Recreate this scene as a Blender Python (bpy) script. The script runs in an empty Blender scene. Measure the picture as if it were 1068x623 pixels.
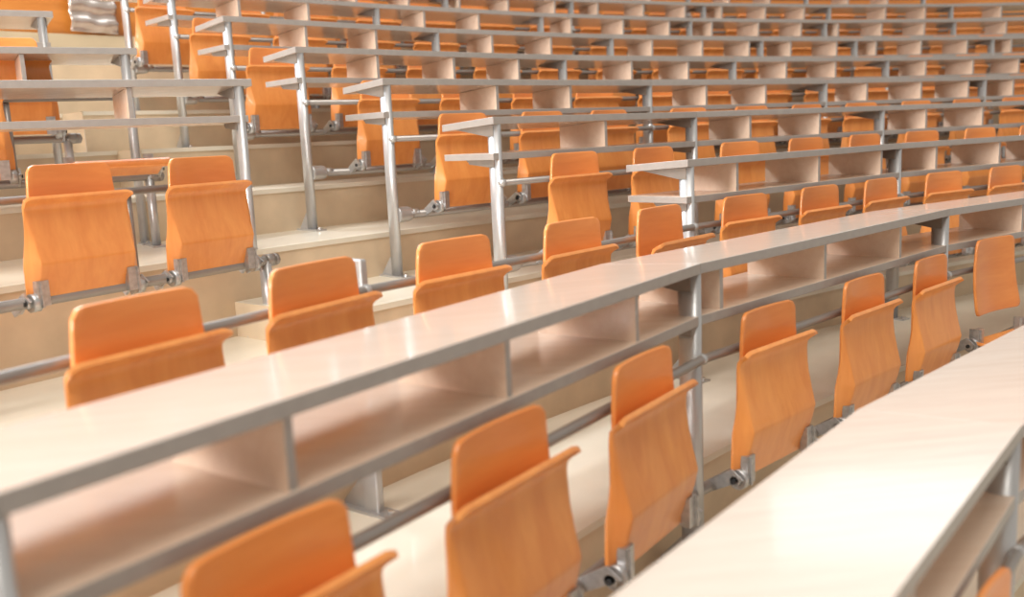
import bpy, bmesh, math, random
from mathutils import Vector, Matrix
random.seed(7)
S = 1.12                      # metres per layout unit
ZO = 1.75                     # camera height above the lowest tier
COL = bpy.context.scene.collection
CX, CY = 8.3618, -4.1540      # centre of the concentric rows
RN = {0: 8.62, 1: 9.455, 2: 10.325, 3: 11.017, 4: 11.677, 5: 12.331, 6: 12.974, 7: 13.599, 8: 14.215, 9: 14.83, 10: 15.44}
ZN = {0: -.83, 1: -.598, 2: -.368, 3: -.117, 4: .092, 5: .298, 6: .502, 7: .724, 8: .956, 9: 1.185, 10: 1.41}
TN = {n: ZN[n] - .925 for n in ZN}
TOPD, TDROP = .34, .020       # desk depth and how far its rear edge drops
rad = math.radians

# ------------------------------------------------------------------ materials
def mat(name):
    m = bpy.data.materials.new(name); m.use_nodes = True
    nt = m.node_tree; b = nt.nodes['Principled BSDF']
    return m, nt, b
def N(nt, t, **kw):
    n = nt.nodes.new(t)
    for k, v in kw.items():
        if k in n.inputs: n.inputs[k].default_value = v
        else: setattr(n, k, v)
    return n
def grain(name, c1, c2, scale, rough, coat=0.0, rnd=.35, bump=.02, spec=.5):
    m, nt, b = mat(name); L = nt.links.new
    tc = N(nt, 'ShaderNodeTexCoord'); oi = N(nt, 'ShaderNodeObjectInfo')
    mp = N(nt, 'ShaderNodeMapping'); mp.inputs['Scale'].default_value = scale
    off = N(nt, 'ShaderNodeMath', operation='MULTIPLY'); off.inputs[1].default_value = 37.0
    cmb = N(nt, 'ShaderNodeCombineXYZ')
    L(oi.outputs['Random'], off.inputs[0])
    for i in range(3): L(off.outputs[0], cmb.inputs[i])
    L(cmb.outputs[0], mp.inputs['Location']); L(tc.outputs['Object'], mp.inputs['Vector'])
    n1 = N(nt, 'ShaderNodeTexNoise'); n1.inputs['Scale'].default_value = 1.0; n1.inputs['Detail'].default_value = 6; n1.inputs['Distortion'].default_value = .6
    n2 = N(nt, 'ShaderNodeTexNoise'); n2.inputs['Scale'].default_value = 5.0; n2.inputs['Detail'].default_value = 3
    L(mp.outputs[0], n1.inputs['Vector']); L(mp.outputs[0], n2.inputs['Vector'])
    ad = N(nt, 'ShaderNodeMath', operation='MULTIPLY_ADD'); ad.inputs[1].default_value = .35
    L(n2.outputs['Fac'], ad.inputs[0]); L(n1.outputs['Fac'], ad.inputs[2])
    r = N(nt, 'ShaderNodeValToRGB'); r.color_ramp.elements[0].position = .38; r.color_ramp.elements[1].position = .92
    r.color_ramp.elements[0].color = (*c1, 1); r.color_ramp.elements[1].color = (*c2, 1)
    L(ad.outputs[0], r.inputs[0])
    hs = N(nt, 'ShaderNodeHueSaturation')
    mr = N(nt, 'ShaderNodeMapRange'); mr.inputs['To Min'].default_value = 1 - rnd / 2; mr.inputs['To Max'].default_value = 1 + rnd / 2
    L(oi.outputs['Random'], mr.inputs['Value']); L(mr.outputs[0], hs.inputs['Value']); L(r.outputs[0], hs.inputs['Color'])
    L(hs.outputs[0], b.inputs['Base Color'])
    b.inputs['Roughness'].default_value = rough; b.inputs['Coat Weight'].default_value = coat; b.inputs['Coat Roughness'].default_value = .09
    b.inputs['Specular IOR Level'].default_value = spec
    if bump:
        bp = N(nt, 'ShaderNodeBump'); bp.inputs['Strength'].default_value = bump; bp.inputs['Distance'].default_value = .01
        L(ad.outputs[0], bp.inputs['Height']); L(bp.outputs[0], b.inputs['Normal'])
    return m
def plain(name, c, rough, metal=0.0, noise=.06, nscale=30, coat=0.0):
    m, nt, b = mat(name); L = nt.links.new
    tc = N(nt, 'ShaderNodeTexCoord'); n1 = N(nt, 'ShaderNodeTexNoise'); n1.inputs['Scale'].default_value = nscale; n1.inputs['Detail'].default_value = 5
    L(tc.outputs['Object'], n1.inputs['Vector'])
    r = N(nt, 'ShaderNodeValToRGB'); r.color_ramp.elements[0].position = .3; r.color_ramp.elements[1].position = .7
    r.color_ramp.elements[0].color = (*[x * (1 - noise) for x in c], 1); r.color_ramp.elements[1].color = (*[min(1, x * (1 + noise)) for x in c], 1)
    L(n1.outputs['Fac'], r.inputs[0]); L(r.outputs[0], b.inputs['Base Color'])
    b.inputs['Roughness'].default_value = rough; b.inputs['Metallic'].default_value = metal; b.inputs['Coat Weight'].default_value = coat
    return m
M = {}
M['ply_v'] = grain('beech_ply_upright_grain', (.74, .242, .052), (.87, .345, .088), (16, 16, 1.6), .38, .25, .14)
M['ply_h'] = grain('beech_ply_level_grain', (.72, .222, .047), (.82, .300, .074), (1.8, 16, 16), .38, .25, .14)
M['lam'] = grain('pale_beech_laminate', (.56, .455, .375), (.63, .53, .445), (3, 30, 30), .27, .5, .05, 0, .5)
M['lam_bounce'] = grain('beech_laminate_bounce_tint', (.76, .57, .43), (.83, .66, .52), (3, 30, 30), .26, .35, .05, 0, .5)  # same laminate inside the shelves, orange bounce light painted into its warmer colour
M['edge'] = plain('grey_edge_band', (.34, .305, .275), .36, 0, .05)
M['metal'] = plain('grey_lacquered_steel', (.47, .46, .45), .33, .55, .05, 12)
M['rail'] = plain('brown_grey_steel_tube', (.30, .27, .245), .35, .5, .05, 12)
M['arm'] = plain('dark_grey_steel_arm', (.23, .20, .17), .5, .2, .05)
M['hinge'] = plain('cast_hinge_steel', (.50, .49, .48), .33, .7, .15, 60)
M['bolt'] = plain('bright_bolt_steel', (.62, .61, .60), .25, .9, .05)
M['rubber'] = plain('black_rubber', (.02, .02, .02), .6)
M['tread'] = plain('cream_linoleum_tread', (.78, .71, .58), .30, 0, .06, 3, .2)
M['riser'] = plain('tan_step_riser', (.64, .50, .34), .55, 0, .10, 5)
M['nosing'] = plain('pale_step_nosing', (.74, .68, .56), .3, 0, .03, 8)
M['wallwood'] = grain('orange_wood_panelling', (.55, .17, .025), (.72, .27, .05), (2, 2, 9), .35, .3, 0, .01)
M['walldado'] = plain('tan_painted_wall', (.58, .47, .31), .6, 0, .05, 4)
M['foil'] = plain('silvery_plastic_sheet', (.55, .46, .40), .25, .7, .05, 8)
M['bottle'] = plain('blue_plastic', (.12, .28, .55), .3)

# ------------------------------------------------------------------ mesh helpers
class MB:
    """collects shapes (layout units) into ONE mesh"""
    def __init__(s): s.v = []; s.f = []; s.mi = []; s.sm = []
    def add(s, vs, fs, mi=0, smooth=False):
        o = len(s.v); s.v += [tuple(v) for v in vs]
        for f in fs:
            s.f.append(tuple(i + o for i in f)); s.mi.append(mi); s.sm.append(smooth)
    def box(s, x0, x1, y0, y1, z0, z1, mi=0):
        vs = [(x, y, z) for x in (x0, x1) for y in (y0, y1) for z in (z0, z1)]
        s.add(vs, [(0, 1, 3, 2), (4, 6, 7, 5), (0, 4, 5, 1), (2, 3, 7, 6), (0, 2, 6, 4), (1, 5, 7, 3)], mi)
    def prism(s, pts, axis, a, b, mi=0, cap_mi=None, smooth=False):
        """polygon pts (2-D) swept along axis from a to b"""
        n = len(pts)
        def P(p, t): return {'x': (t, p[0], p[1]), 'y': (p[0], t, p[1]), 'z': (p[0], p[1], t)}[axis]
        vs = [P(p, a) for p in pts] + [P(p, b) for p in pts]
        s.add(vs, [(i, (i + 1) % n, n + (i + 1) % n, n + i) for i in range(n)], mi, smooth)
        c = mi if cap_mi is None else cap_mi
        o = len(s.v) - 2 * n
        s.f.append(tuple(o + i for i in range(n))[::-1]); s.mi.append(c); s.sm.append(False)
        s.f.append(tuple(o + n + i for i in range(n))); s.mi.append(c); s.sm.append(False)
    def tube(s, path, r, seg=14, mi=0, cap=True, ry=None):
        """round tube along a polyline; r may be a list; ry gives an oval"""
        path = [Vector(p) for p in path]; n = len(path)
        rs = r if isinstance(r, (list, tuple)) else [r] * n
        rings = []
        up = Vector((0, 0, 1))
        for i, p in enumerate(path):
            t = (path[min(i + 1, n - 1)] - path[max(i - 1, 0)]).normalized()
            ref = up if abs(t.z) < .95 else Vector((0, 1, 0))
            a = t.cross(ref).normalized(); b = a.cross(t).normalized()
            rings.append([p + a * math.cos(k * 2 * math.pi / seg) * rs[i] + b * math.sin(k * 2 * math.pi / seg) * (rs[i] if ry is None else ry) for k in range(seg)])
        vs = [v for ring in rings for v in ring]
        fs = [(i * seg + k, i * seg + (k + 1) % seg, (i + 1) * seg + (k + 1) % seg, (i + 1) * seg + k) for i in range(n - 1) for k in range(seg)]
        s.add(vs, fs, mi, True)
        if cap:
            o = len(s.v) - len(vs)
            s.f.append(tuple(o + k for k in range(seg))[::-1]); s.mi.append(mi); s.sm.append(False)
            s.f.append(tuple(o + (n - 1) * seg + k for k in range(seg))); s.mi.append(mi); s.sm.append(False)
    def grid(s, rows, mi=0):
        h, w = len(rows), len(rows[0])
        s.add([v for r in rows for v in r], [(j * w + i, j * w + i + 1, (j + 1) * w + i + 1, (j + 1) * w + i) for j in range(h - 1) for i in range(w - 1)], mi, True)
    def mesh(s, name, mats):
        me = bpy.data.meshes.new(name)
        me.from_pydata([(x * S, y * S, z * S) for x, y, z in s.v], [], s.f)
        for m in mats: me.materials.append(M[m])
        for p, i, sm in zip(me.polygons, s.mi, s.sm): p.material_index = i; p.use_smooth = sm
        me.update()
        bm = bmesh.new(); bm.from_mesh(me); bmesh.ops.recalc_face_normals(bm, faces=bm.faces); bm.to_mesh(me); bm.free()
        return me
    def build(s, name, mats, parent=None, loc=None, rz=0.0):
        o = bpy.data.objects.new(name, s.mesh(name, mats if isinstance(mats, (list, tuple)) else [mats])); COL.objects.link(o)
        if parent: o.parent = parent
        if loc is not None: o.location = [c * S for c in loc]
        o.rotation_euler.z = rz
        return o
def solid(o, t, off=0, bev=0):
    m = o.modifiers.new('solidify', 'SOLIDIFY'); m.thickness = t * S; m.offset = off; m.use_even_offset = True
    if bev: bevel(o, bev)
    return o
def bevel(o, w, seg=2):
    m = o.modifiers.new('bevel', 'BEVEL'); m.width = w * S; m.segments = seg; m.limit_method = 'ANGLE'; m.angle_limit = rad(40)
    return o
def tag(o, label, cat, group=None, kind=None):
    o['label'] = label; o['category'] = cat
    if group: o['group'] = group
    if kind: o['kind'] = kind
    return o
def empty(name, loc, rz=0.0):
    o = bpy.data.objects.new(name, None); COL.objects.link(o); o.location = [c * S for c in loc]; o.rotation_euler.z = rz
    o.empty_display_size = .1
    return o
def W(p): return (p[0], p[1], p[2] + ZO / S)
def polar(r, a, z): a = rad(a); return (CX + r * math.cos(a), CY + r * math.sin(a), z + ZO / S)

# ------------------------------------------------------------------ rows as chains of straight bays
class Chain:
    """front edge of a desk row: nodes in plan, left to right"""
    def __init__(s, pts, z, t):
        s.p = [Vector((x, y)) for x, y in pts]; s.z = z; s.t = t
        s.d = [(b - a).normalized() for a, b in zip(s.p, s.p[1:])]
        s.o = [Vector((-d.y, d.x)) for d in s.d]          # outward (away from the stage)
    def miter(s, i):
        if i == 0: return s.o[0]
        if i == len(s.p) - 1: return s.o[-1]
        m = (s.o[i - 1] + s.o[i]).normalized(); return m / m.dot(s.o[i])
    def bay(s, q):
        best = 0
        for i in range(len(s.d)):
            if (q - s.p[i]).dot(s.d[i]) >= 0: best = i
        return best
    def on(s, a):
        """plan point, bay index where the ray of polar angle a meets the chain"""
        e = Vector((math.cos(rad(a)), math.sin(rad(a)))); c = Vector((CX, CY))
        for i in range(len(s.d)):
            n = s.o[i]; t = (s.p[i] - c).dot(n) / e.dot(n); q = c + e * t
            k = (q - s.p[i]).dot(s.d[i]); L = (s.p[i + 1] - s.p[i]).length
            if -1e-6 <= k <= L + 1e-6: return q, i
        i = 0 if a > math.degrees(math.atan2(s.p[0].y - CY, s.p[0].x - CX)) else len(s.d) - 1
        n = s.o[i]; t = (s.p[i] - c).dot(n) / e.dot(n); return c + e * t, i
    def rz(s, i): return math.atan2(s.d[i].y, s.d[i].x)
def ring_chain(n, angs):
    r = RN[n] + .012
    return Chain([(CX + r * math.cos(rad(a)), CY + r * math.sin(rad(a))) for a in angs], ZN[n], TN[n])

# prototypes in local coordinates: x along the row, y away from the stage, z up
def post_mesh(h, tall=True):
    m = MB()
    m.tube([(0, .036, 0), (0, .036, h * .5), (0, .036, h)], .034, 18, ry=.021)
    return m
def ell(cx, cy, rx, ry, n=18): return [(cx + rx * math.cos(2 * math.pi * k / n), cy + ry * math.sin(2 * math.pi * k / n)) for k in range(n)]
_pm = {}
def cached(key, fn):
    if key not in _pm: _pm[key] = fn()
    return _pm[key]
def inst(name, me, parent, loc, rz):
    o = bpy.data.objects.new(name, me); COL.objects.link(o); o.parent = parent
    o.location = [c * S for c in loc]; o.rotation_euler.z = rz
    return o
def mk_post(h):
    m = MB(); m.prism(ell(0, .036, .021, .036), 'z', 0, h, smooth=True); return m.mesh('post', ['metal'])
def mk_foot():
    m = MB()
    m.prism([(-.030, -.05), (.030, -.05), (.030, .15), (.018, .165), (-.018, .165), (-.030, .15)], 'z', 0, .008)
    m.prism([(.060, .008), (.150, .008), (.150, .014), (.072, .10), (.060, .10)], 'x', -.006, .006)
    return m.mesh('foot_plate', ['metal'])
def mk_bolt():
    m = MB(); m.prism(ell(0, 0, .010, .010, 6), 'z', 0, .011); return m.mesh('anchor_bolt', ['bolt'])
def bolts(p):
    inst('anchor_bolt', cached('bolt', mk_bolt), p, (0, -.035, .008), 0); inst('anchor_bolt', cached('bolt', mk_bolt), p, (.016, .138, .008), 0)
def mk_arm():
    m = MB()
    m.prism([(.02, -.001), (.27, -.001 - .0), (.27, -.014), (.06, -.050), (.02, -.050)], 'x', -.022, .022)
    return m.mesh('bracket', ['arm'])
def mk_shelf_arm():
    m = MB()
    m.prism([(.02, 0), (.20, 0), (.18, -.018), (.06, -.030), (.02, -.030)], 'x', -.024, .024)
    return m.mesh('bracket', ['arm'])
def mk_div():
    m = MB(); zt = lambda y: -.031 - TDROP * y / TOPD
    m.prism([(.012, -.150), (.305, -.150), (.305, zt(.305)), (.012, zt(.012))], 'x', -.009, .009)
    for i, f in enumerate(m.f):
        xs = {round(m.v[k][0], 4) for k in f}
        m.mi[i] = 0 if len(xs) == 1 else 1
    return m.mesh('divider', ['lam_bounce', 'edge'])
def mk_boss():
    m = MB(); y = .030
    m.tube([(.006, y, 0), (.022, y, 0), (.05, y, 0), (.075, y, 0), (.092, y, 0), (.102, y, 0), (.104, y, 0)], [.044, .040, .037, .036, .031, .020, .004], 18)
    m.tube([(.098, y, 0), (.135, y, 0)], .021, 14)
    return m.mesh('rail_socket', ['metal'])
def mk_ball():
    m = MB()
    m.tube([(0, .03, 0), (0, .008, 0), (0, -.004, 0), (0, -.014, 0), (0, -.019, 0)], [.012, .016, .018, .013, .003], 14)
    return m.mesh('rail_clamp', ['metal'])

def panel(chain, i, y0, y1, z0, z1, drop, ext0, ext1, name, parent, base):
    """one straight bay of a top or shelf with mitred ends; faces up/down are laminate, rims grey"""
    A, B = chain.p[i], chain.p[i + 1]; d = chain.d[i]
    def pt(node, y, sgn):
        mi = chain.miter(node); q = chain.p[node] + mi * y
        e = ext0 if sgn < 0 else ext1
        if sgn < 0 and node == 0: q = q - d * ext0
        elif sgn > 0 and node == len(chain.p) - 1: q = q + d * ext1
        else: q = q - d * (sgn * .0002)
        return q
    c = [pt(i, y0, -1), pt(i + 1, y0, 1), pt(i + 1, y1, 1), pt(i, y1, -1)]
    m = MB(); vs = []
    zt = [0, 0, -drop, -drop]
    for z in (z0, z1):
        for k, q in enumerate(c): vs.append((q.x - base[0], q.y - base[1], z + zt[k]))
    m.add(vs, [(0, 1, 2, 3)], 0); 
    m.f.append((4, 5, 6, 7)); m.mi.append(0); m.sm.append(False)
    for k in range(4): m.f.append((k, (k + 1) % 4, 4 + (k + 1) % 4, 4 + k)); m.mi.append(1); m.sm.append(False)
    o = m.build(name, ['lam' if name == 'desk_top' else 'lam_bounce', 'edge'], parent)
    bevel(o, .0016, 2)
    return o

def desk_row(chain, label, group, divs, first_post=True, last_post=True, lead=.012, rails=True, tops=None, short=(), beam_from=0, foot=None, ext_tail=.02, lowf=None, sag=0.0):
    """a fixed desk row: tops, shelves, dividers, posts, rails"""
    q0 = chain.p[tops or 0]; base = (q0.x, q0.y)
    T = chain.t
    root = empty('lecture_desk', (q0.x, q0.y, T + ZO / S)); tag(root, label, 'desk', group)
    H = chain.z - T                                  # desk height above its tier
    n = len(chain.p); t0 = tops or 0
    for i in range(t0, n - 1):
        sub = Chain([tuple(p) for p in chain.p[t0:]], chain.z, T); k = i - t0
        panel(sub, k, 0, TOPD, H - .030, H, TDROP, lead, ext_tail, 'desk_top', root, base)
        panel(sub, k, .004, .33, H - .178, H - .150, 0, lead + .004, ext_tail, 'shelf', root, base)
    for a in divs:
        q, i = chain.on(a)
        inst('divider', cached('div', mk_div), root, (q.x - base[0], q.y - base[1], H), chain.rz(i))
    for i in range(n):
        j = min(i, n - 2); q = chain.p[i]; rz = chain.rz(j) if i in (0, t0) else math.atan2((chain.d[max(i - 1, 0)] + chain.d[j]).y, (chain.d[max(i - 1, 0)] + chain.d[j]).x)
        L = (q.x - base[0], q.y - base[1])
        off = Vector((math.cos(rz), math.sin(rz))) * (.024 if i == t0 else 0.0)
        lx, ly = L[0] + off.x, L[1] + off.y
        fz = 0.0 if (lowf is None) else lowf
        if i < t0:
            h = H - .19
            m = cached(('short', round(h, 3)), lambda: (lambda mm: (mm.box(-.013, .013, 0, .06, 0, h), mm.mesh('post', ['metal']))[1])(MB()))
            p = inst('post', m, root, (lx, ly, 0), rz)
            bevel(p, .006)
        else:
            h = H - .030 - fz
            p = inst('post', cached(('post', round(h, 3)), lambda: mk_post(h)), root, (lx, ly, fz), rz)
            inst('bracket', cached('arm', mk_arm), root, (lx, ly, H - .030), rz)
            inst('bracket', cached('sarm', mk_shelf_arm), root, (lx, ly, H - .178), rz)
        f = inst('foot_plate', cached('foot', mk_foot), p, (0, 0, 0), 0)
        bolts(p)
        if rails:
            inst('rail_clamp', cached('ball', mk_ball), p, (0, 0, H - .275 - fz), 0)
            if i == (beam_from if beam_from else 0): inst('rail_socket', cached('boss', mk_boss), p, (0, 0, H - .630 - sag - fz), 0)
    if rails:
        def line(y, z, s0, s1):
            ps = []
            for i in range(n):
                q = chain.p[i] + chain.miter(i) * y
                if i == 0: q = q + chain.d[0] * s0
                if i == n - 1: q = q + chain.d[-1] * s1
                ps.append((q.x - base[0], q.y - base[1], z))
            return ps
        m = MB(); m.tube(line(-.002, H - .275, .02, .05), .0135, 12); m.build('back_rail', 'rail', root)
        m = MB(); m.tube(line(.026, H - .635 - sag, .09, .05), .018, 14); m.build('seat_rail', 'rail', root)
    return root

# ------------------------------------------------------------------ the folding seat (local origin: on the seat rail, under the desk front)
ZR = -.635      # seat rail height below the desk top
def mk_backrest():
    m = MB(); zt, zb = -.165 - ZR, -.485 - ZR; nx, nz = 15, 13; rc = .027; rows = []
    for j in range(nz):
        v = j / (nz - 1); vv = .5 - .5 * math.cos(math.pi * v); z = zt + (zb - zt) * vv; hw = .1485 + .0300 * vv
        dt = min(z - zb, zt - z)
        if dt < rc: hw -= rc - math.sqrt(max(0, rc * rc - (rc - dt) ** 2))
        row = []
        for i in range(nx):
            u = -1 + 2 * i / (nx - 1); x = u * hw
            y = -.020 - .020 * vv - .018 * (x / .16) ** 2 + .012 * math.sin(math.pi * vv)
            row.append((x, y, z))
        rows.append(row)
    m.grid(rows); return m.mesh('backrest', ['ply_h'])
def interp(tab, v):
    for (a, x), (b, y) in zip(tab, tab[1:]):
        if v <= b:
            t = (v - a) / (b - a); return x + (y - x) * t
    return tab[-1][1]
PROF = [(0, -.092), (.025, -.082), (.05, -.072), (.085, -.063), (.14, -.060), (.30, -.069), (.50, -.088), (.575, -.096), (.61, -.098), (.645, -.095), (.72, -.088), (.86, -.070), (1, -.052)]
HW = [(0, .194), (.04, .188), (.10, .186), (.62, .206), (.80, .207), (.90, .205), (1, .200)]
DROP = [0.0]
def pan_pt(u, v):
    z = -.272 + (-.612 - DROP[0] + .272) * v - ZR
    hw = interp(HW, v) * (1 + 1.3 * DROP[0]); x = u * hw; y = interp(PROF, v)
    fr = .015 + .150 * min(1, max(0, (v - .06)) / .56)            # the sides fold back along a slanting crease
    t = max(0, abs(u) - (1 - fr)) / .165
    t = min(1, t * 1.1) * min(1, max(0, v - .04) * 6)
    y += t * (max(y, -.050) - y)
    # rounded lip corners
    return (x, y, z)
def mk_pan():
    m = MB()
    us = [-1, -.97, -.94, -.91, -.88, -.86, -.84, -.82, -.78, -.6, -.3, 0, .3, .6, .78, .82, .84, .86, .88, .91, .94, .97, 1]
    vs = [0, .025, .05, .085, .12, .16, .22, .30, .40, .50, .56, .59, .61, .63, .66, .72, .80, .86, .90, .95, 1]
    rows = []
    for v in vs:
        row = []
        for u in us:
            x, y, z = pan_pt(u, v)
            if v < .09:
                e = max(0, abs(u) - .86) / .14; z -= .009 * e * e * (1 - v / .09)
            row.append((x, y, z))
        rows.append(row)
    m.grid(rows); return m.mesh('seat', ['ply_v'])
def mk_hinge(sg):
    m = MB(); x = (.166 + .2 * DROP[0]) * sg; z0 = -.640 - DROP[0] - ZR
    m.box(x - .024, x + .016, -.086, -.062, z0 + .026, z0 + .108)           # plate on the seat
    m.box(x + .012 * sg - .003, x + .012 * sg + .003, -.094, -.040, z0 + .022, z0 + .104)
    m.tube([(x + sg * .012, -.060, z0 + .038), (x + sg * .040, -.060, z0 + .038)], .030, 20)
    m.tube([(x + sg * .040, -.060, z0 + .038), (x + sg * .056, -.060, z0 + .038)], .016, 12)
    m.prism([(-.088, z0 + .046), (-.050, z0 + .072), (.034, z0 + .020), (.012, z0 - .008)], 'x', x + sg * .052 - .004, x + sg * .052 + .004)
    m.prism([(-.048, z0 + .060), (-.036, z0 + .060), (.038, z0 + .012), (.016, z0 - .004)], 'x', x + sg * .030 - .005, x + sg * .030 + .005)
    return m.mesh('hinge', ['hinge'])
def mk_hbolt(sg):
    m = MB(); x = (.166 + .2 * DROP[0]) * sg; z0 = -.640 - DROP[0] - ZR
    m.tube([(x + sg * .055, -.060, z0 + .038), (x + sg * .063, -.060, z0 + .038)], .008, 8)
    return m.mesh('hinge_bolt', ['rubber'])
def mk_mount():
    m = MB()
    m.box(-.03, .03, -.016, -.002, -.295 - ZR, -.255 - ZR)
    return m.mesh('back_mount', ['metal'])
def mk_screw():
    m = MB(); m.tube([(0, -.0280, -.225 - ZR), (0, -.0130, -.225 - ZR)], .0045, 8); return m.mesh('screw', ['bolt'])
_seat = {}
def protos():
    for k, f in (('backrest', mk_backrest), ('seat', mk_pan), ('hl', lambda: mk_hinge(-1)), ('hr', lambda: mk_hinge(1)), ('bl', lambda: mk_hbolt(-1)), ('br', lambda: mk_hbolt(1)), ('mount', mk_mount), ('screw', mk_screw)): _seat[k] = f()
    a = bpy.data.objects.new('folding_seat', None); COL.objects.link(a); a.empty_display_size = .1
    def ch(nm, me, par, t=0, off=0):
        o = bpy.data.objects.new(nm, me); COL.objects.link(o); o.parent = par
        if t: solid(o, t, off); bevel(o, .003)
        return o
    ch('backrest', _seat['backrest'], a, .012, 1)
    ch('seat', _seat['seat'], a, .012, 1)
    l = ch('hinge', _seat['hl'], a); ch('hinge_bolt', _seat['bl'], l)
    r = ch('hinge', _seat['hr'], a); ch('hinge_bolt', _seat['br'], r)
    ch('back_mount', _seat['mount'], a); ch('screw', _seat['screw'], a)
    return a
PROTO = protos()
DROP[0] = .045; PROTO_LOW = protos(); DROP[0] = 0.0      # the near rows hang a little lower
def copy_tree(o, parent=None):
    c = o.copy(); COL.objects.link(c)
    if parent: c.parent = parent
    for k in list(o.children): copy_tree(k, c)
    return c
def place_seat(q, rz, z, label, group, fold=0.0, back=True, low=False):
    """fold: how far (degrees) the seat is swung down from upright"""
    o = copy_tree(PROTO_LOW if low else PROTO)
    o.location = (q[0] * S, q[1] * S, (z + ZR) * S + ZO); o.rotation_euler.z = rz
    tag(o, label, 'seat', group)
    if not back:
        for k in list(o.children):
            if k.name.split('.')[0] in ('backrest', 'back_mount', 'screw'): bpy.data.objects.remove(k)
    if fold:
        for k in o.children:
            if k.name.startswith('seat'):
                piv = Vector((0, -.060 * S, (-.602 - (.045 if low else 0) - ZR) * S))
                R_ = Matrix.Rotation(rad(fold), 4, 'X')
                k.matrix_local = Matrix.Translation(piv) @ R_ @ Matrix.Translation(-piv)
    return o
def seats_on(chain, angs, labels, group, folds={}, low=False):
    for k, a in enumerate(angs):
        q, i = chain.on(a); place_seat((q.x, q.y), chain.rz(i), chain.z + (.02 if folds.get(k, 0) > 60 else 0), labels[k], group, folds.get(k, 0), low=low and folds.get(k, 0) < 60)

ORD = ['', 'first', 'second', 'third', 'fourth', 'fifth', 'sixth', 'seventh', 'eighth', 'ninth', 'tenth', 'eleventh', 'twelfth', 'thirteenth', 'fourteenth', 'fifteenth', 'sixteenth', 'seventeenth', 'eighteenth']

# ------------------------------------------------------------------ tiers and walls
A0, A1 = 92.0, 176.0
LAND = -.775                  # floor of the front seats left of the stairs
def tiers():
    OFF = .16
    m = MB(); seg = 84
    edges = [(0, 7.2)]                        # (tier, start radius)
    for n in range(1, 13): edges.append((n, RN.get(n - 1, 15.44 + .61 * (n - 11)) + OFF))
    lev = {n: TN.get(n, TN[10] + .215 * (n - 10)) for n in range(0, 13)}
    def level(n, a):
        # left of the stair the front two tiers share one landing
        return LAND if (n == 5 and a > 139.75) else lev[n]
    def rr(r, a): return r + (.26 if (a > 138.3 and r > RN[6]) else 0)
    angs = [A0 + (A1 - A0) * k / seg for k in range(seg + 1)]
    angs = sorted(set([round(a, 3) for a in angs] + [138.3, 138.31, 139.75, 139.76]))
    for idx, (n, r0) in enumerate(edges):
        r1 = edges[idx + 1][1] if idx + 1 < len(edges) else 16.75
        for a, b in zip(angs, angs[1:]):
            mid = (a + b) / 2; z = level(n, mid)
            q0, q1 = rr(r0, mid), rr(r1, mid)
            m.add([polar(q0, a, z), polar(q1, a, z), polar(q1, b, z), polar(q0, b, z)], [(0, 1, 2, 3)], 0)
            if n > 0:
                zl = level(n - 1, mid)
                if zl > z: continue
                m.add([polar(q0, a, zl), polar(q0, a, z), polar(q0, b, z), polar(q0, b, zl)], [(0, 1, 2, 3)], 1)
    # cheek of the fifth tier beside the landing
    r0, r1 = RN[4] + OFF, RN[5] + OFF
    m.add([polar(r0, 139.755, LAND - .1), polar(r1, 139.755, LAND - .1), polar(r1, 139.755, lev[5]), polar(r0, 139.755, lev[5])], [(0, 1, 2, 3)], 1)
    for n in range(7, 13):
        r0 = edges[n][1]
        m.add([polar(r0, 138.305, lev[n - 1]), polar(r0 + .26, 138.305, lev[n - 1]), polar(r0 + .26, 138.305, lev[n]), polar(r0, 138.305, lev[n])], [(0, 1, 2, 3)], 1)
    o = m.build('floor', ['tread', 'riser']); o['kind'] = 'structure'
    # pale nosing strips on the tread edges
    for n in range(2, 12):
        r0 = edges[n][1]; nm = MB()
        for a, b in zip(angs, angs[1:]):
            if n == 5 and a >= 139.75: continue
            z = level(n, (a + b) / 2); r0 = rr(edges[n][1], (a + b) / 2)
            P = [polar(r0 - .006, a, z - .020), polar(r0 - .006, a, z + .003), polar(r0 + .035, a, z + .003), polar(r0 + .035, a, z - .0)]
            Q = [polar(r0 - .006, b, z - .020), polar(r0 - .006, b, z + .003), polar(r0 + .035, b, z + .003), polar(r0 + .035, b, z - .0)]
            nm.add(P + Q, [(0, 1, 5, 4), (1, 2, 6, 5), (2, 3, 7, 6), (3, 0, 4, 7)], 0)
        t = nm.build('trim_%d' % n, ['nosing']); t['kind'] = 'structure'
    # rear wall: tan base, orange panelling above
    zb = .915
    wm = MB()
    for a, b in zip(angs, angs[1:]):
        P = [polar(16.2, a, TN[10] - .2), polar(16.2, b, TN[10] - .2), polar(16.2, b, zb), polar(16.2, a, zb)]
        wm.add(P, [(0, 1, 2, 3)], 0)
        wm.add([polar(16.2, a, zb), polar(16.2, b, zb), polar(16.26, b, zb), polar(16.26, a, zb)], [(0, 1, 2, 3)], 0)
        wm.add([polar(16.26, a, zb), polar(16.26, b, zb), polar(16.26, b, 2.6), polar(16.26, a, 2.6)], [(0, 1, 2, 3)], 1)
        wm.add([polar(16.5, a, TN[10] - .2), polar(16.5, b, TN[10] - .2), polar(16.5, b, 2.6), polar(16.5, a, 2.6)], [(0, 3, 2, 1)], 1)
        wm.add([polar(16.26, a, 2.6), polar(16.26, b, 2.6), polar(16.5, b, 2.6), polar(16.5, a, 2.6)], [(0, 1, 2, 3)], 1)
    w = wm.build('wall_back', ['walldado', 'wallwood']); w['kind'] = 'structure'
tiers()

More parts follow.
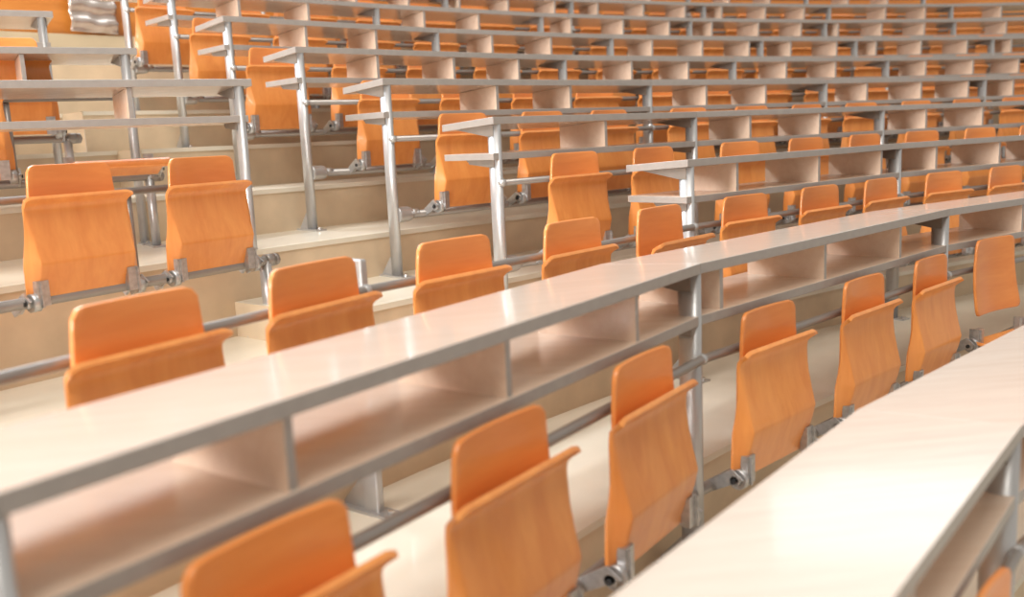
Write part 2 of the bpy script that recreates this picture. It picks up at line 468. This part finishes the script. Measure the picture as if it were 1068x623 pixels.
def sheet():
    c = Vector(polar(16.20, 134.8, 0)); rz = rad(134.8 - 90)
    m = MB(); rows = []
    for j in range(25):
        v = j / 24; z = 1.42 - .485 * v
        rows.append([((-.175 + .35 * i / 14) * (1 + .0 * v), -.004 - .020 * math.sin(v * 24 + .5 * math.sin(i * .5)) * (.4 + .6 * v) - .03 * v * v + .006 * math.sin(i * 1.1 + j * .6), z - .012 * i / 14) for i in range(15)])
    m.grid(rows)
    o = m.build('foil_sheet', ['foil'], None, (c.x, c.y, ZO / S), rz); solid(o, .004)
    tag(o, 'wrinkled silvery sheet hanging on the orange wooden back wall above the stairs', 'sheet')
sheet()

# ------------------------------------------------------------------ right-hand block of desks
NODES = {1: [162, 151.6, 141.3, 131, 121], 2: [160.7, 150.02, 139.26, 129.32, 119.4, 109.5], 3: [161.5, 152.1, 142.6, 133.70, 124.94, 116.6, 108.4],
         4: [135.92, 129.06, 120.98, 113.2, 105.5], 5: [136.12, 127.30, 119.82, 112.32, 105.0], 6: [136.20, 127.74, 120.82, 113.82, 106.6, 99.8],
         7: [136.28, 130.04, 123.54, 117.06, 112.70, 106.18, 99.9], 8: [136.22, 130.22, 124.30, 118.06, 111.88, 105.74, 99.6],
         9: [136.18, 130.9, 126.2, 121.28, 115.52, 109.70, 103.86, 98.2], 10: [131.2, 125.6, 120.1, 114.5, 109.0, 103.4, 98.0]}
DIVS = {1: [155.3, 151.2, 145.1, 138.2, 134.6, 128.0, 124.5], 2: [157.6, 154.3, 151.0, 147.6, 144.38, 141.26, 138.58, 135.08, 131.76, 125.92, 122.4],
        3: [132.0, 128.76, 125.84, 123.34, 120.36, 117.5, 114.2, 111.3], 4: [132.46, 126.96, 124.0, 119.06, 116.38, 112.4, 109.7], 5: [132.9, 130.42, 125.14, 122.62, 118.02, 115.5, 113.16, 111.02, 108.4],
        6: [134.06, 131.74, 129.5, 125.24, 122.9, 118.62, 116.36, 112.1, 109.86, 107.6], 7: [134.16, 132.08, 128.2, 126.02, 121.94, 119.8, 117.66, 115.78, 113.64, 111.8, 109.7, 107.46, 105.34, 103.2],
        8: [134.42, 132.44, 128.7, 126.76, 123.18, 121.06, 119.04, 117.16, 115.08, 113.08, 111.32, 109.3, 107.24, 103.36], 9: [134.2, 132.3, 129.4, 127.6, 125.74, 123.9, 122.02, 120.24, 118.3, 116.42, 114.76, 112.78, 110.94, 107.1, 105.18, 101.58],
        10: [129.4, 127.5, 123.8, 121.9, 118.2, 116.3, 112.7, 110.8, 107.1, 105.2]}
DESKLAB = {1: 'long cream desk in the bottom right corner, nearest, with a glossy top', 2: 'long cream desk crossing the whole photo, second up from the bottom, shelf with dividers below',
           3: 'curved grey-edged desk, third up from the bottom, its near end just right of centre'}
CH = {n: ring_chain(n, NODES[n]) for n in NODES}
_p = lambda r_, a_: Vector((CX + r_ * math.cos(rad(a_)), CY + r_ * math.sin(rad(a_))))
_k, _b = _p(9.471, 140.7), _p(9.497, 145.75); _e = (_b - _k).normalized()
CH[1] = Chain([tuple(_k + _e * 3.4), tuple(_k + _e * 1.75), tuple(_k), tuple(_p(9.43, 130.6)), tuple(_p(9.43, 121))], -.630, TN[1])
for n in NODES:
    lab = DESKLAB.get(n, 'curved grey-edged desk right of the stairs, %s up from the bottom' % ORD[n])
    if n == 10: lab = 'curved grey-edged desk at the very top edge, behind the ninth desk up'
    desk_row(CH[n], lab, 'curved desk rows right of the stairs', DIVS[n], tops=3 if n == 3 else 0, sag=.045 if n <= 2 else 0)

SEATS = {1: [146.9, 143.45], 2: [148.12, 144.96, 141.66, 137.60, 134.06, 130.84, 127.70], 3: [149.25, 146.46, 143.80, 140.98, 138.02, 135.20, 132.08, 129.14, 126.32, 123.36, 120.46],
         4: [133.8, 131.06, 127.66, 124.94, 122.22, 119.54, 116.82, 114.1], 5: [134.18, 131.68, 129.26, 126.1, 123.52, 121.02, 118.52, 116.0, 113.52, 111.06, 108.6]}
for n, a0, pitch, lim in ((6, 134.08, 2.40, 106.5), (7, 135.22, 2.30, 104.2), (8, 135.18, 2.21, 102.5), (9, 135.28, 2.12, 101.0), (10, 130.2, 2.04, 100.5)):
    SEATS[n] = []
    a = a0
    while a > lim: SEATS[n].append(a); a -= pitch
UP = {2: 'under the second desk up', 3: 'in the row right behind the long second desk'}
for n, angs in SEATS.items():
    labs = []
    for k in range(len(angs)):
        if n == 1: l = ['orange plywood seat mostly hidden under the nearest desk edge', 'dark orange plywood seat in the bottom right corner, beside the nearest desk post'][k]
        elif n == 2: l = 'orange plywood seat folded up, %s from left under the second desk up' % ORD[k + 1]
        elif n == 3: l = 'orange plywood seat folded up, %s from left, row behind the second desk up' % ORD[k + 1]
        elif n == 10: l = 'orange seat at the top edge, %s from the stairs behind the ninth desk up' % ORD[k + 1]
        else: l = 'orange seat folded up, %s right of the stairs under the %s desk up' % (ORD[k + 1], ORD[n])
        labs.append(l)
    folds = {}
    if n == 2:
        labs[-1] = 'orange plywood seat with its pan swung down level, furthest right under the second desk'; folds[len(angs) - 1] = 94
    if n == 3:
        folds[5] = 14; labs[5] = 'orange plywood seat hanging slightly open behind the second desk, sixth from left'
    seats_on(CH[n], angs, labs, {1: 'seats under the nearest desk', 2: 'seats under the second desk up', 3: 'seats behind the second desk up'}.get(n, 'seats right of the stairs, %s row up' % ORD[n]), folds, n <= 2)

# ------------------------------------------------------------------ left-hand block
d0 = Vector((math.cos(.571), math.sin(.571)))
def left_chain(end, z, t, lens):
    e = Vector(end); pts = [e]
    for L in lens: pts.append(pts[-1] - d0 * L)
    return Chain([tuple(p) for p in pts[::-1]], z, t)
LC = {5: left_chain((-1.075, 4.03), ZN[5], TN[4], [1.55, 1.4]), 6: left_chain((-1.735, 4.55), ZN[6], TN[6], [1.5, 1.4]), 7: left_chain((-2.222, 4.80), ZN[7], TN[7], [1.5, 1.4])}
def left_desk(n, lab, divd):
    ch = LC[n]; T = ch.t; base = (ch.p[-1].x, ch.p[-1].y); H = ch.z - T
    root = empty('lecture_desk', (base[0], base[1], T + ZO / S)); tag(root, lab, 'desk', 'short desk rows left of the stairs')
    for i in range(len(ch.d)):
        panel(ch, i, 0, TOPD, H - .030, H, TDROP, 0, .03, 'desk_top', root, base); panel(ch, i, .004, .33, H - .178, H - .150, 0, 0, .004, 'shelf', root, base)
    for s_ in divd:
        q = ch.p[-1] - d0 * s_; inst('divider', cached('div', mk_div), root, (q.x - base[0], q.y - base[1], H), .571)
    for i in range(len(ch.p)):
        q = ch.p[i] + (d0 * -.022 if i == len(ch.p) - 1 else Vector((0, 0)))
        h = H - .030
        p = inst('post', cached(('post', round(h, 3)), lambda: mk_post(h)), root, (q.x - base[0], q.y - base[1], 0), .571)
        inst('foot_plate', cached('foot', mk_foot), p, (0, 0, 0), 0); bolts(p)
        inst('bracket', cached('arm', mk_arm), root, (q.x - base[0], q.y - base[1], H - .030), .571)
        inst('bracket', cached('sarm', mk_shelf_arm), root, (q.x - base[0], q.y - base[1], H - .178), .571)
    return root
left_desk(5, 'grey-edged desk left of the stairs, lowest of its block, with a post beside two seats', [.46, 1.02, 1.58, 2.1])
left_desk(6, 'grey-edged desk left of the stairs, second up in its block', [.46, 1.0, 1.6, 2.2])
left_desk(7, 'short grey-edged desk end in the top left corner', [.75, 1.3, 1.9])

def bench(end, dirv, length, zr, t, lab, legs, ry=-.002, rdz=0.0):
    """free-standing seat rail with elbow ends on floor legs"""
    rz = math.atan2(dirv.y, dirv.x)
    root = empty('seat_bench_frame', (end[0], end[1], t + ZO / S), rz); tag(root, lab, 'seat frame', 'seat frames left of the stairs')
    h = zr - t
    m = MB(); m.tube([(-length, 0, h), (-.02, 0, h), (.0, 0, h)], .019, 14); m.tube([(.0, 0, h), (.018, 0, h), (.026, 0, h)], [.026, .024, .008], 14); m.tube([(-.045, 0, h), (0, 0, h)], .026, 14)
    m.build('seat_rail', 'rail', root)
    m = MB(); m.tube([(-length, ry, h + .36 - rdz), (-.10, ry, h + .36 - rdz)], .0135, 12); m.build('back_rail', 'rail', root)
    for x in legs:
        m = MB(); m.prism(ell(x, .006, .020, .030), 'z', .0, h, smooth=True); l = m.build('leg', 'metal', root)
        m = MB(); m.prism([(x - .03, -.06), (x + .03, -.06), (x + .03, .12), (x - .03, .12)], 'z', 0, .008); m.build('foot_plate', 'hinge', l)
        m = MB(); m.prism(ell(x - .55, ry + .012, .012, .010), 'z', h - .01, h + .365 - rdz, smooth=True); m.prism([(-.012, h - .008), (ry + .02, h - .008), (ry + .02, h + .010), (-.012, h + .010)], 'x', x - .565, x - .535); m.build('back_support', 'rail', root)
    return rz
def bench_seats(end, dirv, zr, offs, labs, group, folds={}, dz=0.0, dy=-.026):
    rz = math.atan2(dirv.y, dirv.x); o_ = Vector((-dirv.y, dirv.x))
    for k, s_ in enumerate(offs):
        q = Vector(end) - dirv * s_ + o_ * dy
        place_seat((q.x, q.y), rz, zr - ZR - dz, labs[k], group, folds.get(k, 0), k not in folds)
d4 = Vector((math.cos(rad(57)), math.sin(rad(57))))
E4 = (-.980, 3.863); Z4 = -.448
bench(E4, d4, 2.4, Z4, LAND, 'grey tube seat frame under the two large seats left of the stairs', [-.04, -1.3, -2.3], .068, .035)
bench_seats(E4, d4, Z4, [.31, .85, 1.39], ['orange plywood seat folded up, left of the stairs, beside the aisle post', 'orange plywood seat folded up, left of the stairs, second from the aisle post', 'orange plywood seat cut by the left edge, in the front row left of the stairs'], 'front seats left of the stairs', dz=.035, dy=.045)
e6 = (-1.62, 4.42)
bench(e6, d0, 2.4, -.095, TN[6], 'grey tube seat frame behind the two large left seats, its end cap between them', [-.04, -1.3])
bench_seats(e6, d0, -.095, [.22, .80], ['orange seat pan without backrest, swung down level behind the two large left seats', 'orange plywood seat folded up at the left edge, just below the lowest left desk', ][:2], 'second row seats left of the stairs', {0: 82})
e7 = (-2.10, 4.69)
bench(e7, d0, 2.2, .10, TN[7], 'grey tube seat frame end just under the lowest left desk shelf', [-.04, -1.2])
bench_seats(e7, d0, .10, [.28, .83], ['orange plywood seat seen through the lowest left desk, beside its divider', 'orange plywood seat at the left edge seen through the lowest left desk'], 'third row seats left of the stairs')

# drop the prototype
def kill(o):
    for k in list(o.children): kill(k)
    bpy.data.objects.remove(o)
kill(PROTO); kill(PROTO_LOW)

# ------------------------------------------------------------------ light
sc = bpy.context.scene
w = bpy.data.worlds.new('hall_light'); sc.world = w; w.use_nodes = True
bg = w.node_tree.nodes['Background']; bg.inputs['Color'].default_value = (1.0, .95, .88, 1); bg.inputs['Strength'].default_value = .50
def area(name, loc, target, sx, sy, power, col):
    l = bpy.data.lights.new(name, 'AREA'); l.shape = 'RECTANGLE'; l.size = sx; l.size_y = sy; l.energy = power; l.color = col
    o = bpy.data.objects.new(name, l); COL.objects.link(o); o.location = loc
    o.rotation_euler = (Vector(target) - Vector(loc)).to_track_quat('-Z', 'Y').to_euler()
    return o
area('window_daylight', (-8.5, -1.5, ZO + 1.2), (1.5, 5.5, ZO - .2), 7, 3, 1900, (.98, .98, 1.0))
area('ceiling_lights', (-3.0, -2.5, ZO + 9.5), (.6, 4.2, ZO - .2), 8, 5, 1000, (1.0, .97, .91))
area('skylight', (-7.2, 8.0, ZO + 6.2), (-.3, 1.8, ZO - .6), 4.5, 2.2, 850, (.84, .92, 1.0))
for az, dist, zz, sy, pw in ((-24, 8.8, 4.4, 3.2, 110), (-15, 10.0, 5.0, 3.0, 50), (22, 13.6, 3.65, 1.2, 26)):
    area('clerestory_daylight', (math.sin(rad(az)) * dist, math.cos(rad(az)) * dist, ZO + zz), (0, 0, ZO - .6), 4.0, sy, pw, (.80, .91, 1.0))

# ------------------------------------------------------------------ camera
th, ro, fpx = .169024, .047227, 978.08
wv = Vector((0, math.cos(th), -math.sin(th))); r0 = Vector((1, 0, 0)); dn = Vector((0, -math.sin(th), -math.cos(th)))
r = r0 * math.cos(ro) + dn * math.sin(ro); d = dn * math.cos(ro) - r0 * math.sin(ro)
cam = bpy.data.cameras.new('camera'); co = bpy.data.objects.new('camera', cam); COL.objects.link(co)
mw = Matrix((r, -d, -wv)).transposed().to_4x4(); mw.translation = (0, 0, ZO); co.matrix_world = mw
cam.sensor_width = 36; cam.lens = fpx / 1068 * 36; cam.clip_start = .02
cam.dof.use_dof = True; cam.dof.focus_distance = 3.7 * S; cam.dof.aperture_fstop = 1.6
sc.camera = co
vs = sc.view_settings; vs.view_transform = 'Standard'; vs.look = 'None'; vs.gamma = 1; vs.use_curve_mapping = False; vs.exposure = 0.30
sc.cycles.use_denoising = True
